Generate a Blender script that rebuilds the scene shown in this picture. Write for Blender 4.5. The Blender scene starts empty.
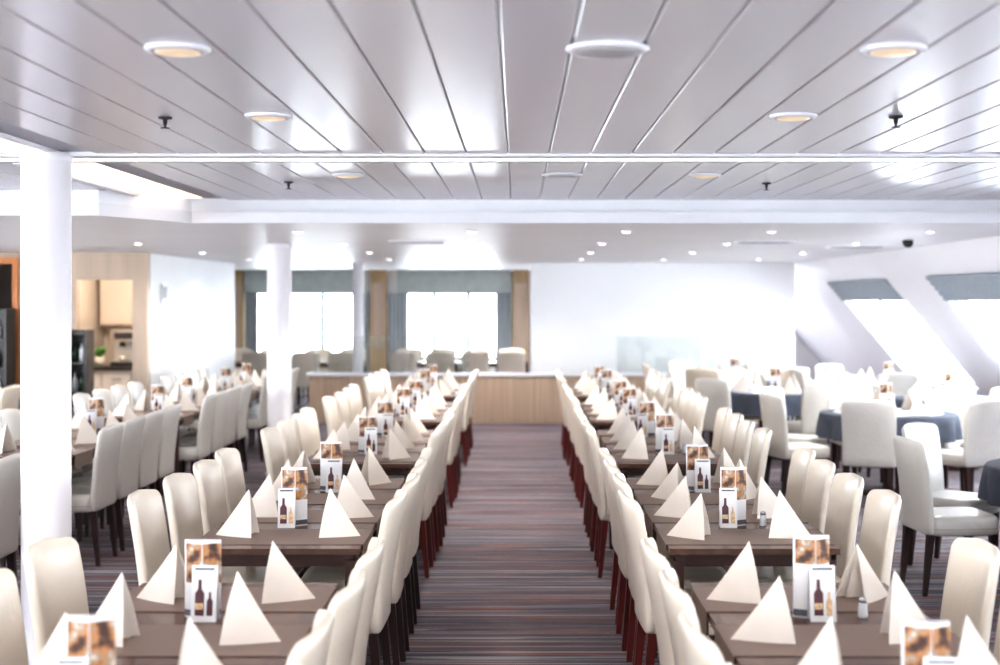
import bpy, math, random
from mathutils import Vector
random.seed(7)
scene = bpy.context.scene
try:
    scene.view_settings.view_transform = 'Standard'
    scene.view_settings.exposure = 0.08
    scene.view_settings.gamma = 0.84
except Exception: pass
COL = scene.collection

# ------------------------------------------------------------------ materials
def mat(name, col=(0.8,0.8,0.8), rough=0.5, metal=0.0, spec=0.5, noise=None, bump=None, emit=None, estr=0, coat=0):
    m = bpy.data.materials.new(name); m.use_nodes = True
    nt = m.node_tree; b = nt.nodes['Principled BSDF']
    b.inputs['Base Color'].default_value = (*col,1)
    b.inputs['Roughness'].default_value = rough
    b.inputs['Metallic'].default_value = metal
    b.inputs['Specular IOR Level'].default_value = spec
    b.inputs['Coat Weight'].default_value = coat
    b.inputs['Coat Roughness'].default_value = 0.2
    tc = nt.nodes.new('ShaderNodeTexCoord')
    if noise:
        scale, amt, stretch = noise
        mp = nt.nodes.new('ShaderNodeMapping'); mp.inputs['Scale'].default_value = stretch
        nz = nt.nodes.new('ShaderNodeTexNoise'); nz.inputs['Scale'].default_value = scale; nz.inputs['Detail'].default_value = 3
        cr = nt.nodes.new('ShaderNodeValToRGB')
        cr.color_ramp.elements[0].position = 0.3; cr.color_ramp.elements[1].position = 0.7
        cr.color_ramp.elements[0].color = (*[c*(1-amt) for c in col],1)
        cr.color_ramp.elements[1].color = (*[min(1,c*(1+amt)) for c in col],1)
        nt.links.new(tc.outputs['Object'], mp.inputs[0]); nt.links.new(mp.outputs[0], nz.inputs['Vector'])
        nt.links.new(nz.outputs['Fac'], cr.inputs[0]); nt.links.new(cr.outputs[0], b.inputs['Base Color'])
    if bump:
        scale, st = bump
        nz = nt.nodes.new('ShaderNodeTexNoise'); nz.inputs['Scale'].default_value = scale
        bp = nt.nodes.new('ShaderNodeBump'); bp.inputs['Strength'].default_value = st; bp.inputs['Distance'].default_value = 0.01
        nt.links.new(tc.outputs['Object'], nz.inputs['Vector']); nt.links.new(nz.outputs['Fac'], bp.inputs['Height'])
        nt.links.new(bp.outputs[0], b.inputs['Normal'])
    if emit:
        b.inputs['Emission Color'].default_value = (*emit,1); b.inputs['Emission Strength'].default_value = estr
    return m

M = {}
M['leather'] = mat('cream_leather',(0.77,0.69,0.59),0.30,noise=(3,0.05,(1,1,1)),bump=(35,0.22),coat=0.25)
M['leather2'] = mat('pale_grey_leather',(0.63,0.60,0.56),0.32,noise=(3,0.05,(1,1,1)),bump=(35,0.22),coat=0.25)
M['leg'] = mat('dark_mahogany_leg',(0.030,0.012,0.011),0.35,noise=(20,0.3,(1,1,0.1)))
M['leg_lit'] = mat('lit_mahogany_leg',(0.12,0.014,0.012),0.32,noise=(20,0.3,(1,1,0.1)))  # same dark mahogany; reddish light on far legs put into the colour
M['seam'] = mat('leather_seam',(0.46,0.40,0.33),0.5,noise=(30,0.1,(1,1,1)))
M['tabletop'] = mat('walnut_table',(0.11,0.055,0.038),0.26,noise=(12,0.3,(1,0.1,1)))
M['tableedge'] = mat('table_edge',(0.05,0.022,0.017),0.35,noise=(12,0.2,(1,0.1,1)))
M['runner'] = mat('taupe_runner',(0.22,0.155,0.13),0.5,noise=(150,0.12,(1,1,1)))
M['napkin'] = mat('cream_napkin',(0.87,0.81,0.74),0.85,noise=(8,0.03,(1,1,1)))
M['white'] = mat('white_paint',(0.90,0.90,0.91),0.5,noise=(1.5,0.015,(1,1,1)))
M['column'] = mat('column_paint',(0.82,0.80,0.84),0.35,noise=(1.5,0.015,(1,1,1)))
M['ceil'] = mat('ceiling_metal_panel',(0.66,0.65,0.70),0.22,spec=0.9,noise=(0.8,0.03,(1,0.2,1)))
M['gap'] = mat('ceiling_joint',(0.40,0.40,0.45),0.6)
M['soffit'] = mat('soffit_paint',(0.80,0.80,0.84),0.45,noise=(1,0.02,(1,1,1)))
M['lowceil'] = mat('lower_ceiling_paint',(0.88,0.88,0.91),0.4,noise=(1,0.02,(1,1,1)))
M['hull'] = mat('side_wall_paint',(0.90,0.89,0.93),0.5,noise=(1,0.015,(1,1,1)))
M['woodlight'] = mat('light_oak_panel',(0.50,0.39,0.30),0.45,noise=(6,0.15,(1,1,0.08)))
M['woodhalf'] = mat('oak_half_wall',(0.48,0.36,0.27),0.45,noise=(14,0.18,(3,1,0.05)))
M['orange'] = mat('orange_frame',(0.65,0.25,0.08),0.5,noise=(5,0.1,(1,1,0.1)))
M['dark'] = mat('dark_cabinet',(0.04,0.035,0.035),0.4,noise=(5,0.2,(1,1,1)))
M['gold'] = mat('golden_brown_panel',(0.50,0.36,0.20),0.4,noise=(4,0.25,(1,1,0.3)))
M['valance'] = mat('grey_green_valance',(0.46,0.51,0.50),0.8,noise=(6,0.08,(1,1,1)))
M['curtain'] = mat('grey_curtain',(0.50,0.54,0.57),0.85,noise=(6,0.1,(4,1,0.2)))
M['mullion'] = mat('grey_window_frame',(0.48,0.51,0.53),0.5,noise=(6,0.05,(1,1,1)))
M['blind'] = mat('grey_blue_blind',(0.38,0.42,0.47),0.8,noise=(30,0.12,(1,1,1)))
M['cloth'] = mat('slate_tablecloth',(0.065,0.075,0.105),0.75,noise=(8,0.15,(1,1,1)))
M['clothtop'] = mat('grey_table_overlay',(0.40,0.40,0.45),0.6,noise=(8,0.1,(1,1,1)))
M['metal'] = mat('brushed_metal',(0.6,0.6,0.62),0.3,metal=1,noise=(20,0.05,(1,1,1)))
M['black'] = mat('black_plastic',(0.02,0.02,0.022),0.4,noise=(5,0.2,(1,1,1)))
M['lampwarm'] = mat('downlight_lens',(0.45,0.40,0.34),0.3,emit=(1,0.74,0.46),estr=0.5)
M['lampgrey'] = mat('speaker_grille',(0.45,0.44,0.45),0.5,noise=(120,0.1,(1,1,1)))
M['lampsmall'] = mat('small_downlight_lens',(0.9,0.9,0.9),0.4,emit=(1,0.97,0.92),estr=6.0)
M['strip'] = mat('light_strip',(0.9,0.9,0.9),0.4,emit=(1,0.97,0.95),estr=1.2)
M['cove'] = mat('warm_cove_light',(0.9,0.85,0.8),0.5,emit=(1,0.80,0.64),estr=1.0)
M['paper'] = mat('white_card',(0.80,0.80,0.81),0.45,noise=(10,0.02,(1,1,1)))
M['bottlered'] = mat('bottle_print',(0.09,0.015,0.025),0.4,noise=(30,0.3,(1,1,1)))
M['inkblue'] = mat('grey_print',(0.14,0.14,0.17),0.4,noise=(60,0.3,(1,1,1)))
M['labelp'] = mat('label_print',(0.70,0.50,0.30),0.5,noise=(90,0.3,(1,1,1)))
M['salt'] = mat('salt_shaker_glass',(0.75,0.78,0.8),0.15,noise=(30,0.05,(1,1,1)))
M['green'] = mat('leaf_green',(0.10,0.28,0.06),0.5,noise=(20,0.3,(1,1,1)))
M['pot'] = mat('ceramic_pot',(0.7,0.68,0.62),0.4,noise=(5,0.05,(1,1,1)))
M['warmwall'] = mat('warm_pantry_wall',(0.72,0.63,0.55),0.6,noise=(2,0.05,(1,1,1)))
M['bottleglass'] = mat('dark_green_bottle',(0.02,0.05,0.025),0.15,noise=(20,0.2,(1,1,1)))

def food_mat():
    m = bpy.data.materials.new('menu_food_print'); m.use_nodes=True
    nt=m.node_tree; b=nt.nodes['Principled BSDF']; b.inputs['Roughness'].default_value=0.35
    tc=nt.nodes.new('ShaderNodeTexCoord'); v=nt.nodes.new('ShaderNodeTexNoise'); v.inputs['Scale'].default_value=20; v.inputs['Detail'].default_value=2
    cr=nt.nodes.new('ShaderNodeValToRGB'); e=cr.color_ramp.elements
    e[0].position=0.35; e[0].color=(0.06,0.03,0.025,1); e[1].position=0.66; e[1].color=(0.7,0.62,0.54,1)
    for p,c in ((0.42,(0.16,0.08,0.05,1)),(0.50,(0.50,0.23,0.08,1)),(0.56,(0.34,0.26,0.20,1))):
        n=e.new(p); n.color=c
    nt.links.new(tc.outputs['Object'],v.inputs['Vector']); nt.links.new(v.outputs['Fac'],cr.inputs[0]); nt.links.new(cr.outputs[0],b.inputs['Base Color'])
    return m
M['food']=food_mat()

def carpet_mat():
    m = bpy.data.materials.new('striped_carpet'); m.use_nodes=True
    nt=m.node_tree; b=nt.nodes['Principled BSDF']; b.inputs['Roughness'].default_value=0.85; b.inputs['Specular IOR Level'].default_value=0.3
    tc=nt.nodes.new('ShaderNodeTexCoord')
    cols_pos=[0,0.36,0.42,0.47,0.50,0.54,0.59,0.65]
    def layer(scale_y, scale_x, ns, cols, off):
        mp=nt.nodes.new('ShaderNodeMapping'); mp.inputs['Scale'].default_value=(scale_x,scale_y,1); mp.inputs['Location'].default_value=(off,off,0)
        nz=nt.nodes.new('ShaderNodeTexNoise'); nz.inputs['Scale'].default_value=ns; nz.inputs['Detail'].default_value=2; nz.inputs['Roughness'].default_value=0.7
        cr=nt.nodes.new('ShaderNodeValToRGB'); cr.color_ramp.interpolation='CONSTANT'
        e=cr.color_ramp.elements
        e[0].position=0; e[0].color=(*cols[0],1); e[1].position=cols_pos[1]; e[1].color=(*cols[1],1)
        for p,c in zip(cols_pos[2:],cols[2:]):
            n=e.new(p); n.color=(*c,1)
        nt.links.new(tc.outputs['Object'],mp.inputs[0]); nt.links.new(mp.outputs[0],nz.inputs['Vector']); nt.links.new(nz.outputs['Fac'],cr.inputs[0])
        return cr
    a=layer(1.0,0.012,9.5,[(0.03,0.03,0.045),(0.32,0.29,0.31),(0.06,0.057,0.085),(0.40,0.15,0.10),(0.05,0.065,0.10),(0.46,0.43,0.43),(0.12,0.11,0.16),(0.24,0.20,0.21)],0)
    c=layer(1.0,0.01,36,[(0.035,0.035,0.05),(0.20,0.19,0.22),(0.06,0.06,0.085),(0.30,0.24,0.24),(0.035,0.045,0.065),(0.22,0.18,0.19),(0.12,0.12,0.16),(0.42,0.38,0.37)],3.3)
    mx=nt.nodes.new('ShaderNodeMix'); mx.data_type='RGBA'; mx.inputs[0].default_value=0.40
    nt.links.new(a.outputs[0],mx.inputs[6]); nt.links.new(c.outputs[0],mx.inputs[7]); nt.links.new(mx.outputs[2],b.inputs['Base Color'])
    return m
M['carpet']=carpet_mat()

def glass_mat(name, tint=(0.95,0.98,1), gl=0.06):
    m=bpy.data.materials.new(name); m.use_nodes=True; nt=m.node_tree
    for n in list(nt.nodes): nt.nodes.remove(n)
    o=nt.nodes.new('ShaderNodeOutputMaterial'); t=nt.nodes.new('ShaderNodeBsdfTransparent'); t.inputs[0].default_value=(*tint,1)
    g=nt.nodes.new('ShaderNodeBsdfGlossy'); g.inputs['Roughness'].default_value=0.05
    mx=nt.nodes.new('ShaderNodeMixShader'); mx.inputs[0].default_value=gl
    nt.links.new(t.outputs[0],mx.inputs[1]); nt.links.new(g.outputs[0],mx.inputs[2])
    nt.links.new(mx.outputs[0],o.inputs[0])
    return m
M['glass']=glass_mat('window_glass')
M['railglass']=glass_mat('railing_glass',(0.92,0.94,0.94),0.07)

# ------------------------------------------------------------------ mesh builder
class MB:
    def __init__(s): s.v=[]; s.f=[]; s.m=[]; s.sm=[]; s.mats=[]
    def mi(s,k):
        if k not in s.mats: s.mats.append(k)
        return s.mats.index(k)
    def face(s,idx,k,smooth=False): s.f.append(idx); s.m.append(s.mi(k)); s.sm.append(smooth)
    def box(s,x0,x1,y0,y1,z0,z1,k,T=None):
        b=len(s.v)
        P=[(x0,y0,z0),(x1,y0,z0),(x1,y1,z0),(x0,y1,z0),(x0,y0,z1),(x1,y0,z1),(x1,y1,z1),(x0,y1,z1)]
        s.v+= [T(*p) if T else p for p in P]
        for q in ((0,3,2,1),(4,5,6,7),(0,1,5,4),(1,2,6,5),(2,3,7,6),(3,0,4,7)): s.face([b+i for i in q],k)
    def loft(s,rings,k,smooth=True,cap=True):
        n=len(rings[0]); b=len(s.v)
        for r in rings: s.v+=r
        for i in range(len(rings)-1):
            for j in range(n):
                j2=(j+1)%n
                s.face([b+i*n+j,b+i*n+j2,b+(i+1)*n+j2,b+(i+1)*n+j],k,smooth)
        if cap:
            s.face([b+j for j in reversed(range(n))],k,False)
            s.face([b+(len(rings)-1)*n+j for j in range(n)],k,False)
    def lathe(s,cx,cy,prof,k,n=24,smooth=True):
        s.loft([[(cx+r*math.cos(2*math.pi*j/n),cy+r*math.sin(2*math.pi*j/n),z) for j in range(n)] for r,z in prof],k,smooth)
    def leg(s,x,y,z0,z1,a0,a1,k,dx=0,dy=0):
        s.loft([[(x+dx+sx*a0,y+dy+sy*a0,z0) for sx,sy in((-1,-1),(1,-1),(1,1),(-1,1))],[(x+sx*a1,y+sy*a1,z1) for sx,sy in((-1,-1),(1,-1),(1,1),(-1,1))]],k,False)
    def poly(s,pts,k):
        b=len(s.v); s.v+=pts; s.face(list(range(b,b+len(pts))),k)
    def prism(s,pts2,z0,z1,k):
        s.loft([[(x,y,z0) for x,y in pts2],[(x,y,z1) for x,y in pts2]],k,False)
    def mesh(s,name):
        me=bpy.data.meshes.new(name); me.from_pydata(s.v,[],s.f)
        for k in s.mats: me.materials.append(M[k])
        me.polygons.foreach_set('material_index',s.m); me.polygons.foreach_set('use_smooth',s.sm); me.update()
        return me
def obj(name,me,loc=(0,0,0),rz=0,parent=None):
    if isinstance(me,MB): me=me.mesh(name)
    o=bpy.data.objects.new(name,me); o.location=loc; o.rotation_euler=(0,0,rz); COL.objects.link(o)
    if parent: o.parent=parent
    return o
def sell(cx,cy,a,b,n,e,z,bend=0):
    r=[]
    for j in range(n):
        t=2*math.pi*(j+0.5)/n; c,si=math.cos(t),math.sin(t)
        x=a*math.copysign(abs(c)**(2/e),c); y=b*math.copysign(abs(si)**(2/e),si)
        r.append((cx+x+bend*(y/b)**2*1.0,cy+y,z))
    return r

# ------------------------------------------------------------------ chair
def chair_mesh(name,leather,leg):
    b=MB()
    rings=[]
    for z,k in ((0.365,0.93),(0.375,0.985),(0.40,1.0),(0.45,1.0),(0.468,0.985),(0.48,0.93),(0.484,0.8)):
        rings.append(sell(0.01,0,0.23*k,0.225*k,28,7,z))
    b.loft(rings,leather)
    # seat piping seam
    b.loft([sell(0.01,0,0.2312,0.2262,28,7,0.404),sell(0.01,0,0.2325,0.2275,28,7,0.407),sell(0.01,0,0.2312,0.2262,28,7,0.410)],'seam',True,False)
    rings=[]
    zs=[(0.375,0.8,0.95),(0.385,1,1),(0.45,1,1.0),(0.55,1,1.0),(0.65,1,1.01),(0.75,0.94,1.015),(0.84,0.86,1.02),(0.90,0.78,1.01),(0.925,0.72,0.99),(0.94,0.60,0.965),(0.95,0.40,0.92),(0.954,0.18,0.86)]
    for z,tk,wk in zs:
        u=(z-0.375)/0.58
        cx=-0.212-0.105*u**1.5
        ring=sell(cx,0,0.028*tk,0.227*wk,30,4.5,z,bend=0.050*u)
        if z>0.9: ring=[(x,y,zz-0.024*(y/0.22)**2*(zz-.9)/.054) for x,y,zz in ring]
        rings.append(ring)
    b.loft(rings,leather)
    for sy in(-1,1):
        b.leg(0.195,sy*0.185,0.0,0.37,0.013,0.021,leg)
        b.leg(-0.20,sy*0.185,0.0,0.37,0.013,0.021,leg,dx=-0.035)
    return b.mesh(name)
CH=[chair_mesh('dining_chair_cream','leather','leg'),chair_mesh('dining_chair_grey','leather2','leg'),chair_mesh('dining_chair_lit_legs','leather','leg_lit')]
def chair(x,y,a,kind=0,j=1):
    return obj('dining_chair',CH[kind],(x+random.uniform(-.016,.016)*j,y+random.uniform(-.006,.006)*j,0),a+math.radians(random.uniform(-1.5,1.5))*j)

# ------------------------------------------------------------------ table
def table_mesh():
    b=MB(); w=.36; l=.582
    b.box(-w,w,-l,l,0.725,0.75,'tabletop'); b.box(-w+.03,w-.03,-l+.03,l-.03,0.67,0.7245,'tableedge')
    for sx in(-1,1):
        for sy in(-1,1): b.leg(sx*(w-.04),sy*(l-.025),0,0.70,0.018,0.022,'tableedge')
    return b.mesh('dining_table')
def runner_mesh():
    b=MB(); w=.364; h=.195
    b.box(-w,w,-h,h,0.7505,0.7535,'runner')
    for sx in(-1,1):
        x0,x1=sorted((sx*w,sx*(w+.003)))
        b.box(x0,x1,-h,h,0.66,0.7535,'runner')
    return b.mesh('table_runner')
def napkin_mesh(h=.205,rx=.150,wg=.074):
    b=MB()
    def shell(s,off):
        return [(0.0-off,0,h*s),(rx*s,0,0),(-.030*s,wg*s,0),(-.030*s,-wg*s,0)]
    A=shell(1,0); B=shell(.955,0.002); n=6
    def curve(p,q,t,bul):
        return tuple(p[i]+(q[i]-p[i])*t + bul[i]*math.sin(math.pi*t) for i in range(3))
    for side in(2,3):
        sg=1 if side==2 else -1
        for S,sc in((A,1),(B,-1)):
            base=len(b.v)
            for i in range(n+1):
                t=i/n
                p=curve(S[0],S[1],t,(0,0,-0.004)); q=curve(S[0],S[side],t,(-.004,0.004*sg,0))
                for k in range(5):
                    u=k/4; b.v.append(tuple(p[c]+(q[c]-p[c])*u+(0,0.009*sg*math.sin(math.pi*u)*t,0)[c] for c in range(3)))
            for i in range(n):
                for k in range(4):
                    a0=base+i*5+k; f=[a0,a0+1,a0+6,a0+5]
                    b.face(f,'napkin',True)
        b.poly([A[0],A[side],B[side],B[0]],'napkin')
    b.poly([(0.004,0,h*.93),(0.10,0.0,0),(-.01,.045,0)],'napkin'); b.poly([(0.004,0,h*.93),(0.10,0.0,0),(-.01,-.045,0)],'napkin')
    return b.mesh('folded_napkin')
def menu_mesh(v):
    b=MB()
    H=.27 if v!=1 else .255
    def panel(x0,y0,x1,y1,z0,z1,k,o=0):
        dx,dy=x1-x0,y1-y0; L=math.hypot(dx,dy); nx,ny=dy/L*o,-dx/L*o
        b.poly([(x0+nx,y0+ny,z0),(x1+nx,y1+ny,z0),(x1+nx,y1+ny,z1),(x0+nx,y0+ny,z1)],k)
    def board(x0,y0,x1,y1,k='food'):
        b.loft([[(x0,y0,z),(x1,y1,z),(x1,y1+.003,z),(x0,y0+.003,z)] for z in(0,H)],'paper',False)
        panel(x0+.003*(1 if x1>x0 else -1),y0,x1,y1,H*(.66 if v==0 else .45),H*.96,k,.0012)
        panel(x0,y0,x1,y1,H*.02,H*.10,'inkblue',.0012)
    board(-.07,.030,-.005,.0); board(-.005,.0,.05,.035)
    b.box(-.07,.05,.036,.039,0,H,'paper')
    b.poly([(.05,.0405,H*.4),(-.07,.0405,H*.4),(-.07,.0405,H),(.05,.0405,H)],'food')
    x0,x1=(-.03,.055) if v!=2 else (-.08,.0); h=.18
    fy=-.045
    b.loft([[(x0,fy,0),(x1,fy,0),(x1,fy+.003,0),(x0,fy+.003,0)],[(x0,fy+.022,h),(x1,fy+.022,h),(x1,fy+.025,h),(x0,fy+.025,h)]],'paper',False)
    b.loft([[(x0,fy+.047,0),(x1,fy+.047,0),(x1,fy+.05,0),(x0,fy+.05,0)],[(x0,fy+.025,h),(x1,fy+.025,h),(x1,fy+.028,h),(x0,fy+.028,h)]],'paper',False)
    def pr(cx,z,s,k):
        prl=[(.5,0),(.5,.62),(.2,.74),(.17,1.0)]
        f=lambda x,zz:(cx+x*s*.26,fy-.0012+.022*(z+zz*s)/h,z+zz*s)
        b.poly([f(x,zz) for x,zz in prl]+[f(-x,zz) for x,zz in reversed(prl)],k)
    c=(x0+x1)/2
    pr(c-.014,.02,.115,'bottlered'); pr(c+.02,.02,.075,'bottlered' if v==1 else 'labelp')
    f=lambda x,z:(x,fy-.0025+.022*z/h,z)
    b.poly([f(c-.028,.04),f(c-.001,.04),f(c-.001,.06),f(c-.028,.06)],'labelp')
    b.poly([f(x0+.01,h*.92),f(x1-.01,h*.92),f(x1-.01,h*.96),f(x0+.01,h*.96)],'inkblue')
    return b.mesh('menu_card_stand')
def shaker_mesh():
    b=MB(); b.lathe(0,0,[(.016,0),(.018,.004),(.014,.045),(.013,.05)],'salt',14); b.lathe(0,0,[(.0135,.0505),(.0135,.062),(.008,.068)],'metal',14)
    return b.mesh('salt_shaker')
TM=table_mesh(); RM=runner_mesh(); NM=[napkin_mesh(),napkin_mesh(.195,.155),napkin_mesh(.212,.140)]; MM=[menu_mesh(i) for i in range(3)]; SM=shaker_mesh()
ZT=.754
def block(cx,base,inner,outer,ck=(0,0),rows=4,pitch=.585):
    for t in range(rows//2):
        yc=base+pitch*(2*t+.5)
        obj('dining_table',TM,(cx,yc,0))
        obj('menu_card_stand',MM[random.randrange(3)],(cx+random.uniform(-.02,.02),yc,.7505),math.radians(random.uniform(-10,10)))
        obj('salt_shaker',SM,(cx+.14,yc+.02,.7505)); 
    for r in range(rows):
        y=base+pitch*r
        obj('table_runner',RM,(cx,y,0))
        for sx in(-1,1):
            a=0 if sx>0 else math.pi
            obj('folded_napkin',NM[random.randrange(3)],(cx+sx*.175+random.uniform(-.02,.02),y+random.uniform(-.03,.03),ZT),a+math.radians(random.uniform(-32,32)))
        fi=0 if inner<cx else math.pi
        chair(inner,y,fi,ck[0]); chair(outer,y,math.pi-fi,ck[1])
for k in range(5):
    base=3.11+3.04*k
    block(1.0,base,.77,1.345,(2 if k>=1 else 0,0))
    block(-1.03,base,-.81,-1.375,(2 if k>=2 else 0,0))
for k in range(1,5):
    block(-3.36,3.5+3.04*k,-3.08,-3.68,(1,1))
for k in range(2,4):
    block(-5.6,3.6+3.04*k,-5.32,-5.92,(0,1))

# ------------------------------------------------------------------ round tables
def round_table_mesh(R=.62):
    b=MB()
    b.lathe(0,0,[(.28,0),(.28,.02),(.06,.05),(.045,.1),(.045,.70),(.2,.72)],'tableedge',20)
    b.lathe(0,0,[(R-.01,.722),(R-.01,.745)],'tableedge',40)
    n=72; rings=[]
    for r,z,w in ((.01,.7505,0),(R-.02,.7505,0),(R,.748,0),(R+.008,.735,0.0),(R+.012,.68,.012),(R+.018,.60,.022),(R+.022,.52,.03)):
        rings.append([((r+w*math.sin(14*2*math.pi*j/n))*math.cos(2*math.pi*j/n),(r+w*math.sin(14*2*math.pi*j/n))*math.sin(2*math.pi*j/n),z) for j in range(n)])
    b.loft(rings,'cloth',True,cap=False)
    b.lathe(0,0,[(R-.12,.7515),(R-.12,.753)],'clothtop',40,False)
    return b.mesh('round_dining_table')
RT=round_table_mesh()
def round_set(x,y,n=6,rot=0,kind=1):
    obj('round_dining_table',RT,(x,y,0))
    for i in range(n):
        a=rot+2*math.pi*i/n
        if x+.87*math.cos(a)>4.95: continue
        chair(x+.92*math.cos(a),y+.92*math.sin(a),a+math.pi,kind)
        obj('folded_napkin',NM[i%3],(x+.36*math.cos(a),y+.36*math.sin(a),.7535),a+math.radians(random.uniform(-15,15)))
    obj('menu_card_stand',MM[0],(x,y,.7535),random.uniform(-.4,.4))
round_set(3.45,12.95,7,math.radians(-112))
round_set(3.60,8.75,7,math.radians(186))
round_set(2.95,15.9,6,math.radians(-75))
round_set(2.9,18.5,6,math.radians(-60),0)
round_set(4.65,17.4,5,math.radians(-100))
round_set(4.65,14.9,5,math.radians(-150))
for xx in(-4.6,-3.2,-1.6,-.4):
    obj('dining_table',TM,(xx,23.6,0),math.pi/2)
    for s in(-.3,.3):
        chair(xx+s,23.1,math.pi/2,0); chair(xx+s,24.15,-math.pi/2,0)
        obj('folded_napkin',NM[0],(xx+s,23.45,.75),-math.pi/2)

# ------------------------------------------------------------------ room shell
b=MB(); b.box(-8,8,-2,27,-.1,0,'carpet'); obj('floor',b)
ZC=2.52; ZL=2.36
b=MB()
b.box(-8,8,-2,10.3,ZC+.012,ZC+.06,'gap')
pw=.203; x=-.05-pw*38
def slat(x0,x1,y0,y1):
    g=.002; c=.006
    pts=[(x0+g,ZC+.012),(x0+g,ZC+c*.8),(x0+g+c,ZC),(x1-g-c,ZC),(x1-g,ZC+c*.8),(x1-g,ZC+.012)]
    b.loft([[(px,y0,pz) for px,pz in pts],[(px,y1,pz) for px,pz in pts]],'ceil',False)
for i in range(76):
    x0=x+i*pw; x1=x0+pw
    if x1>5.0: break
    if x0<-2.2 and x1>-2.62: continue
    for y0,y1 in((-2,6.83),(7.17,9.1 if x0<-2.6 else 9.98)):
        slat(x0,x1,y0,y1)
obj('ceiling',b)
b=MB(); b.box(-8,4.9,6.84,7.16,ZC-.012,ZC+.011,'soffit'); b.box(-8,4.9,6.95,7.05,ZC-.016,ZC-.0121,'strip'); obj('ceiling_light_strip',b)
b=MB()
b.box(-2.61,-2.56,-2,6.83,ZC-.02,ZC+.011,'soffit'); b.box(-2.30,-2.25,-2,6.83,ZC-.0,ZC+.011,'soffit'); b.box(-2.56,-2.30,-2,6.83,ZC+.004,ZC+.011,'cove')
b.box(-2.61,-2.56,7.17,9.4,ZC-.02,ZC+.011,'soffit'); b.box(-2.56,-2.25,7.17,9.9,ZC+.004,ZC+.011,'cove')
obj('cove_light_strip',b)
b=MB()
plan=[(-8,9.1),(-2.75,9.1),(-2.35,10.0),(5.2,10.0),(5.2,27),(-8,27)]
b.prism(plan,ZL,ZC+.1,'lowceil'); obj('ceiling_lower',b)
b=MB()
plan2=[(-8,9.04),(-2.73,9.04),(-2.33,9.93),(5.0,9.93),(5.0,9.995),(-2.36,9.995),(-2.765,9.095),(-8,9.095)]
b.prism(plan2,ZL-.01,ZL+.075,'soffit'); obj('trim_1',b)
b=MB(); b.box(-8,8,-2.1,-2,0,.9,'white'); b.box(-8,8,-2.1,-2,2.1,2.6,'white')  # unseen wall added to block flat light from behind the camera
e=-8
for a,c in((-6.5,-3.8),(-3.2,-.8),(.8,3.2),(3.8,5.2)):  # openings let part of the daylight through
    b.box(e,a,-2.1,-2,.9,2.1,'white'); e=c
b.box(e,8,-2.1,-2,.9,2.1,'white')
obj('wall_rear_blocker',b)

S=.84
def T(off,d,z): return (4.2+S*(ZL-z)+off,d,z)
wins=[(2.4,5.5),(7.2,10.3),(12.0,15.1),(16.8,19.9)]  # the nearer ones, out of view, are added for their daylight
z0w,z1w=.72,2.06
b=MB()
b.box(0,.22,-2,26.2,0,z0w,'hull',T); b.box(0,.22,-2,26.2,z1w,ZC+.05,'hull',T)
e=-2
for a,c in wins:
    b.box(0,.22,e,a,z0w,z1w,'hull',T); e=c
b.box(0,.22,e,26.2,z0w,z1w,'hull',T)
obj('wall_right',b)
for i,(a,c) in enumerate(wins):
    b=MB(); o=(.08,.13)
    b.box(*o,a+.001,a+.06,z0w,z1w,'white',T); b.box(*o,c-.06,c-.001,z0w,z1w,'white',T)
    m=(a+c)/2; b.box(*o,m-.05,m+.05,z0w,z1w,'mullion',T)
    b.box(*o,a+.06,c-.06,z0w+.001,z0w+.05,'white',T); b.box(*o,a+.06,c-.06,z1w-.05,z1w-.001,'white',T)
    b.poly([T(.10,a+.06,z0w+.05),T(.10,c-.06,z0w+.05),T(.10,c-.06,z1w-.05),T(.10,a+.06,z1w-.05)],'glass')
    obj('window_%d'%(i+1),b)
    b=MB(); b.box(-.03,.05,a+.01,c-.01,1.79,z1w-.005,'blind',T)
    for q in range(5): b.box(-.045,-.031,a+.01,c-.01,1.79+q*.054,1.825+q*.054,'blind',T)
    obj('window_blind',b)

YE=26.0
b=MB()
bays=[(-5.05,-2.95),(-2.25,-.25),(.7,4.2)]  # last bay, hidden by the partition, is added to light the side wall
b.box(-8,6.6,YE,YE+.15,0,.68,'white'); b.box(-8,.0,YE,YE+.15,1.97,ZL,'white'); b.box(0,6.6,YE,YE+.15,1.97,ZL,'white')
e=-8
for a,c in bays:
    b.box(e,a,YE,YE+.15,.68,1.97,'white'); e=c
b.box(e,6.6,YE,YE+.15,.68,1.97,'white')
obj('wall_far',b)
for i,(a,c) in enumerate(bays):
    b=MB()
    n=3; 
    b.box(a,c,YE+.02,YE+.08,.68,.74,'mullion'); b.box(a,c,YE+.02,YE+.08,1.91,1.97,'mullion')
    for q in range(n+1):
        xx=a+(c-a-.08)*q/n; b.box(xx,xx+.08,YE+.02,YE+.08,.74,1.91,'mullion')
    b.poly([(a,YE+.05,.74),(c,YE+.05,.74),(c,YE+.05,1.91),(a,YE+.05,1.91)],'glass')
    obj('window_%d'%(i+5),b)
b=MB(); b.box(-5.1,-2.95,YE-.16,YE-.005,1.93,ZL-.002,'valance'); b.box(-2.25,-.12,YE-.16,YE-.005,1.93,ZL-.002,'valance'); obj('window_valance',b)
for a,c in((-5.45,-5.12),(-2.75,-2.45),(-.10,.20)):
    b=MB(); b.box(a,c,YE-.2,YE-.003,.0,ZL-.002,'gold'); b.box(a+.03,c-.03,YE-.215,YE-.2,.9,ZL-.25,'woodlight'); obj('wood_pilaster',b)
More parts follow.
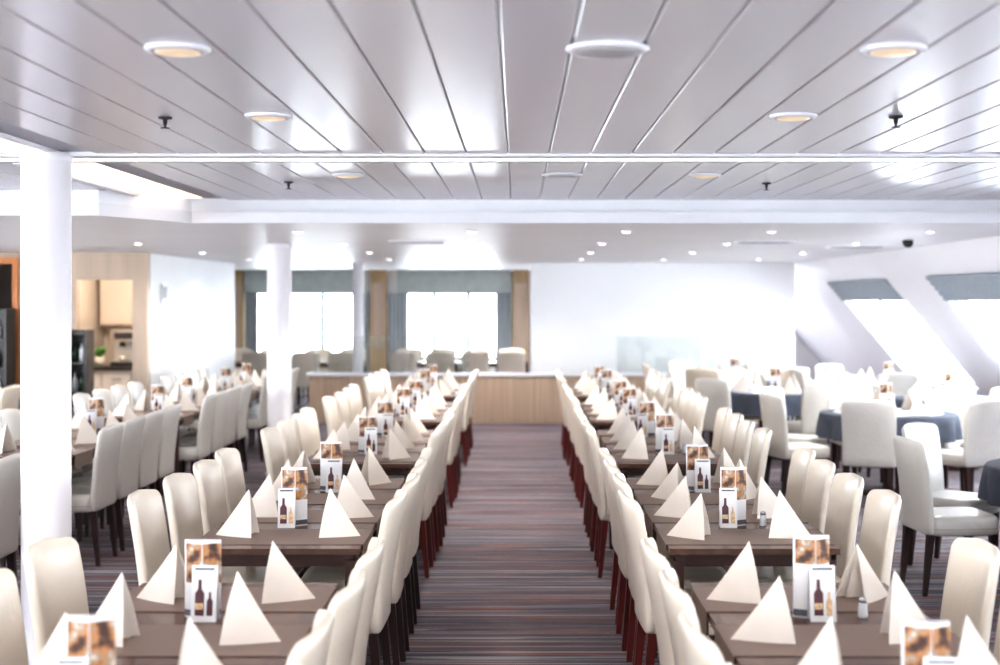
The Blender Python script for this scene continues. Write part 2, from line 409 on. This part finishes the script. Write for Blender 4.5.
def curtain(x0,x1,y):
    b=MB(); n=40
    fr=[];bk=[]
    for i in range(n+1):
        t=i/n; xx=x0+(x1-x0)*t; yy=y+.035*math.sin(t*math.pi*2*5)
        fr.append((xx,yy)); bk.append((xx,yy+.008))
    pl=fr+bk[::-1]; 
    base=len(b.v); m=len(pl)
    b.v+=[(p[0],p[1],.05) for p in pl]+[(p[0],p[1],1.93) for p in pl]
    for i in range(m):
        j=(i+1)%m; b.face([base+i,base+j,base+m+j,base+m+i],'curtain',True)
    obj('curtain',b)
curtain(-5.08,-4.85,YE-.10); curtain(-3.1,-2.78,YE-.10); curtain(-2.42,-2.05,YE-.10); curtain(-.42,-.13,YE-.10)

b=MB(); b.box(.2,4.18,20.95,21.08,0,ZL-.001,'white'); obj('wall_partition',b)
b=MB()
for xx in range(35):
    x0=-3.05+xx*.2; b.box(x0+.002,x0+.198,20.3,20.44,.06,.69,'woodhalf')
b.box(-3.05,3.95,20.305,20.435,.0,.69,'woodhalf'); b.box(-3.09,3.99,20.26,20.48,.69,.73,'soffit'); b.box(-3.05,3.95,20.31,20.43,0,.06,'dark')
obj('half_wall',b)
b=MB()
for x0,x1 in((-3.0,-1.6),(-1.55,-.7),(1.45,2.68),(2.73,3.93)):
    b.box(x0,x1,20.36,20.372,.731,1.27,'railglass')
    for xx in(x0+.03,x1-.05): b.box(xx,xx+.03,20.35,20.382,.731,.80,'metal')
obj('glass_railing',b)

for (cx,cy,r,zt) in((-2.33,6.86,.119,ZC+.004),(-2.39,13.9,.12,ZL),(-2.45,21.3,.08,ZL)):
    b=MB(); b.lathe(cx,cy,[(r+.02,0),(r+.02,.08),(r,.085),(r,zt-.05),(r+.006,zt-.045),(r+.006,zt)],'column',40); obj('column',b)

b=MB()
Y0,Y1=16.5,16.62
b.box(-8,-6.6,Y0,Y1,0,ZL,'woodlight'); b.box(-5.95,-5.25,Y0,Y1,0,ZL,'woodlight'); b.box(-4.58,-4.40,Y0,Y1,0,ZL,'woodlight')
b.box(-6.6,-5.95,Y0,Y1,2.26,ZL,'woodlight'); b.box(-5.25,-4.58,Y0,Y1,2.04,ZL,'woodlight')
obj('wall_pantry',b)
b=MB(); b.box(-6.62,-6.55,Y0-.03,Y0-.001,0,2.3,'orange'); b.box(-6.0,-5.93,Y0-.03,Y0-.001,0,2.3,'orange'); b.box(-6.55,-6.0,Y0-.03,Y0-.001,2.23,2.3,'orange'); obj('trim_2',b)
b=MB(); b.box(-4.52,-4.401,Y1+.001,21.6,0,ZL,'white'); obj('wall_left',b)
b=MB()
b.box(-8,-7.9,-2,27,0,.75,'white'); b.box(-8,-7.9,-2,27,2.1,ZC,'white')
e=-2
for a,c in((-1,2),(3,6),(7,10),(11,14)):  # openings added out of view for daylight from the left
    b.box(-8,-7.9,e,a,.75,2.1,'white'); e=c
b.box(-8,-7.9,e,27,.75,2.1,'white')
obj('wall_left_outer',b)
b=MB(); b.box(-7.9,-4.52,19.2,19.3,0,ZL,'warmwall'); b.box(-5.8,-5.72,Y1+.01,19.2,0,ZL,'warmwall'); obj('wall_pantry_back',b)
b=MB(); b.box(-5.7,-4.56,17.75,18.45,.06,.90,'paper'); b.box(-5.7,-4.56,17.70,18.46,.90,.94,'dark'); b.box(-5.7,-4.56,17.80,18.45,0,.06,'dark')
for q in range(3): b.box(-5.68+q*.38,-5.68+q*.38+.35,17.73,17.749,.12,.86,'white')
for q in range(3): b.box(-5.68+q*.38+.12,-5.68+q*.38+.24,17.715,17.73,.78,.80,'metal')
obj('service_counter',b)
b=MB(); b.box(-.2,.2,-.2,.2,0,.06,'black'); b.box(-.2,.2,.0,.2,.06,.42,'white'); b.box(-.2,.2,-.2,.2,.32,.48,'metal'); b.lathe(-.07,-.1,[(.035,.06),(.04,.14)],'pot',14); b.box(-.1,-.04,-.13,-.07,.26,.32,'black'); b.box(-.15,.15,-.203,-.2,.36,.44,'black'); obj('coffee_machine',b,(-5.04,18.05,.94))
b=MB()
for q in range(8): b.lathe(0,0,[(.055,q*.022),(.095,q*.022+.014),(.095,q*.022+.018),(.055,q*.022+.006)],'paper',22)
obj('plate_stack',b,(-4.68,17.95,.94))
b=MB(); b.lathe(0,0,[(.05,0),(.07,.12),(.062,.12)],'pot',18)
for i in range(16):
    a=i*2.4; l=.14+.07*random.random(); t=.4+.6*random.random()
    dx,dy,dz=math.cos(a)*math.sin(t),math.sin(a)*math.sin(t),math.cos(t)
    px,py=-math.sin(a)*.03,math.cos(a)*.03
    b.poly([(0,0,.11),(dx*l*.5+px,dy*l*.5+py,.11+dz*l*.6),(dx*l,dy*l,.11+dz*l),(dx*l*.5-px,dy*l*.5-py,.11+dz*l*.6)],'green')
obj('potted_plant',b,(-5.42,18.0,.94))
b=MB()
for q in range(2): b.box(-5.68+q*.56,-5.14+q*.56,18.85,19.198,1.45,2.15,'woodlight'); b.box(-5.66+q*.56,-5.16+q*.56,18.83,18.85,1.47,2.13,'warmwall'); b.box(-5.25+q*.56,-5.23+q*.56,18.81,18.83,1.5,1.6,'metal')
obj('wall_cabinet',b)
def bottle_shelf(x,y,w,h):
    b=MB(); 
    b.box(-w,-w+.03,-.15,.15,0,h,'dark'); b.box(w-.03,w,-.15,.15,0,h,'dark'); b.box(-w+.03,w-.03,.12,.15,0,h,'dark')
    n=int(h/.30)+1
    for i in range(n):
        z=.05+i*(h-.08)/(n-1); b.box(-w+.03,w-.03,-.15,.12,z-.02,z,'dark')
        if i<n-1:
            m=max(1,int((2*w-.07)/.085))
            for q in range(m):
                cx=-w+.08+q*.085; k=('bottleglass','paper','paper')[(q+i)%3]
                b.lathe(cx,0,[(.034,z),(.034,z+.14),(.012,z+.18),(.012,z+.22)],k,12)
    return obj('bottle_shelf',b,(x,y,0))
bottle_shelf(-6.12,16.1,.24,1.70); bottle_shelf(-5.12,16.2,.13,1.45)
b=MB(); b.box(-4.40,-4.375,17.1,17.35,1.75,2.0,'metal'); b.box(-4.375,-4.37,17.13,17.32,1.8,1.97,'inkblue'); obj('wall_thermostat',b)

# ------------------------------------------------------------------ ceiling fixtures
def downlight(x,y,z,r,lens,e=0,big=False,col=(1,.93,.84)):
    b=MB(); 
    b.lathe(0,0,[(r*1.0,-.0005),(r*1.02,-.006),(r*.92,-.013),(r*.74,-.015),(r*.72,-.010)],'soffit',36)
    b.lathe(0,0,[(r*.71,-.0102),(r*.68,-.017),(r*.4,-.020),(r*.05,-.021)],lens,28)
    o=obj('ceiling_downlight' if not big else 'ceiling_speaker',b,(x,y,z))
    if e:
        l=bpy.data.lights.new('downlight_lamp','SPOT'); l.energy=e; l.color=col; l.shadow_soft_size=.1; l.spot_size=math.radians(160); l.spot_blend=.8
        lo=bpy.data.objects.new('bulb',l); COL.objects.link(lo); lo.parent=o; lo.location=(0,0,-.14)
    return o
for y in(1.1,2.5,3.96,5.4,7.94):
    for x in(-.97,1.07): downlight(x,y,ZC,.092,'lampwarm',30 if y>3 else 14)
    if y in(3.96,7.94): downlight(.255,y,ZC,.118,'lampgrey',0,True)
for y in(11.2,13.6,16.2,18.9,23.5):
    for x in(-3.7,-1.75,-.35,.85,2.0,3.3):
        e={-3.7:75,-.35:150,3.3:120}.get(x,0)
        downlight(x+random.uniform(-.05,.05),y,ZL,.045,'lampsmall',e,col=(1,.97,.93))
downlight(4.0,22.3,ZL,.045,'lampsmall',110,col=(1,.97,.93))  # added lamp behind the partition, brightens the dark end of the side wall
for x in(-6.2,-3.9): 
    for y in(5.5,8.2): downlight(x,y,ZC,.08,'lampsmall',45)
l=bpy.data.lights.new('pantry_lamp','POINT'); l.energy=50; l.color=(1,.88,.72); l.shadow_soft_size=.1
lo=bpy.data.objects.new('pantry_ceiling_lamp',l); lo.location=(-5.1,17.3,2.2); COL.objects.link(lo)
for (x,y) in((-1.39,5.47),(1.48,5.44),(-1.4,8.47),(1.53,8.55)):
    b=MB(); b.lathe(0,0,[(.028,-.0005),(.026,-.008),(.010,-.010),(.008,-.028),(.005,-.032),(.005,-.04),(.018,-.042),(.018,-.045)],'black',16); obj('fire_sprinkler',b,(x,y,ZC))
for (x,y) in((-.95,13.2),(2.35,13.2),(3.5,14.4)):
    b=MB(); b.box(-.27,.27,-.18,.18,-.012,-.001,'white')
    for q in range(7): b.box(-.24,.24,-.15+q*.044,-.135+q*.044,-.02,-.0121,'gap')
    obj('air_vent_grille',b,(x,y,ZL))
b=MB(); b.lathe(0,0,[(.05,-.001),(.05,-.03),(.04,-.055),(.015,-.07)],'black',20); obj('dome_camera',b,(3.65,13.0,ZL))

# ------------------------------------------------------------------ world
w=bpy.data.worlds.new('overcast_sky'); scene.world=w; w.use_nodes=True; nt=w.node_tree
bg=nt.nodes['Background']; tc=nt.nodes.new('ShaderNodeTexCoord'); sp=nt.nodes.new('ShaderNodeSeparateXYZ'); cr=nt.nodes.new('ShaderNodeValToRGB')
cr.color_ramp.elements[0].position=0.0; cr.color_ramp.elements[0].color=(.82,.87,.92,1); cr.color_ramp.elements[1].position=.5; cr.color_ramp.elements[1].color=(.90,.96,1,1)
nt.links.new(tc.outputs['Generated'],sp.inputs[0]); nt.links.new(sp.outputs['Z'],cr.inputs[0]); nt.links.new(cr.outputs[0],bg.inputs[0]); bg.inputs[1].default_value=18

cam=bpy.data.cameras.new('camera'); co=bpy.data.objects.new('camera',cam); COL.objects.link(co)
co.location=(0,0,1.8); co.rotation_euler=(math.pi/2,0,0); cam.lens=50; cam.sensor_width=36; cam.shift_x=-.018; cam.shift_y=-.0325
cam.dof.use_dof=True; cam.dof.focus_distance=6.4; cam.dof.aperture_fstop=1.9; cam.clip_end=200
scene.camera=co
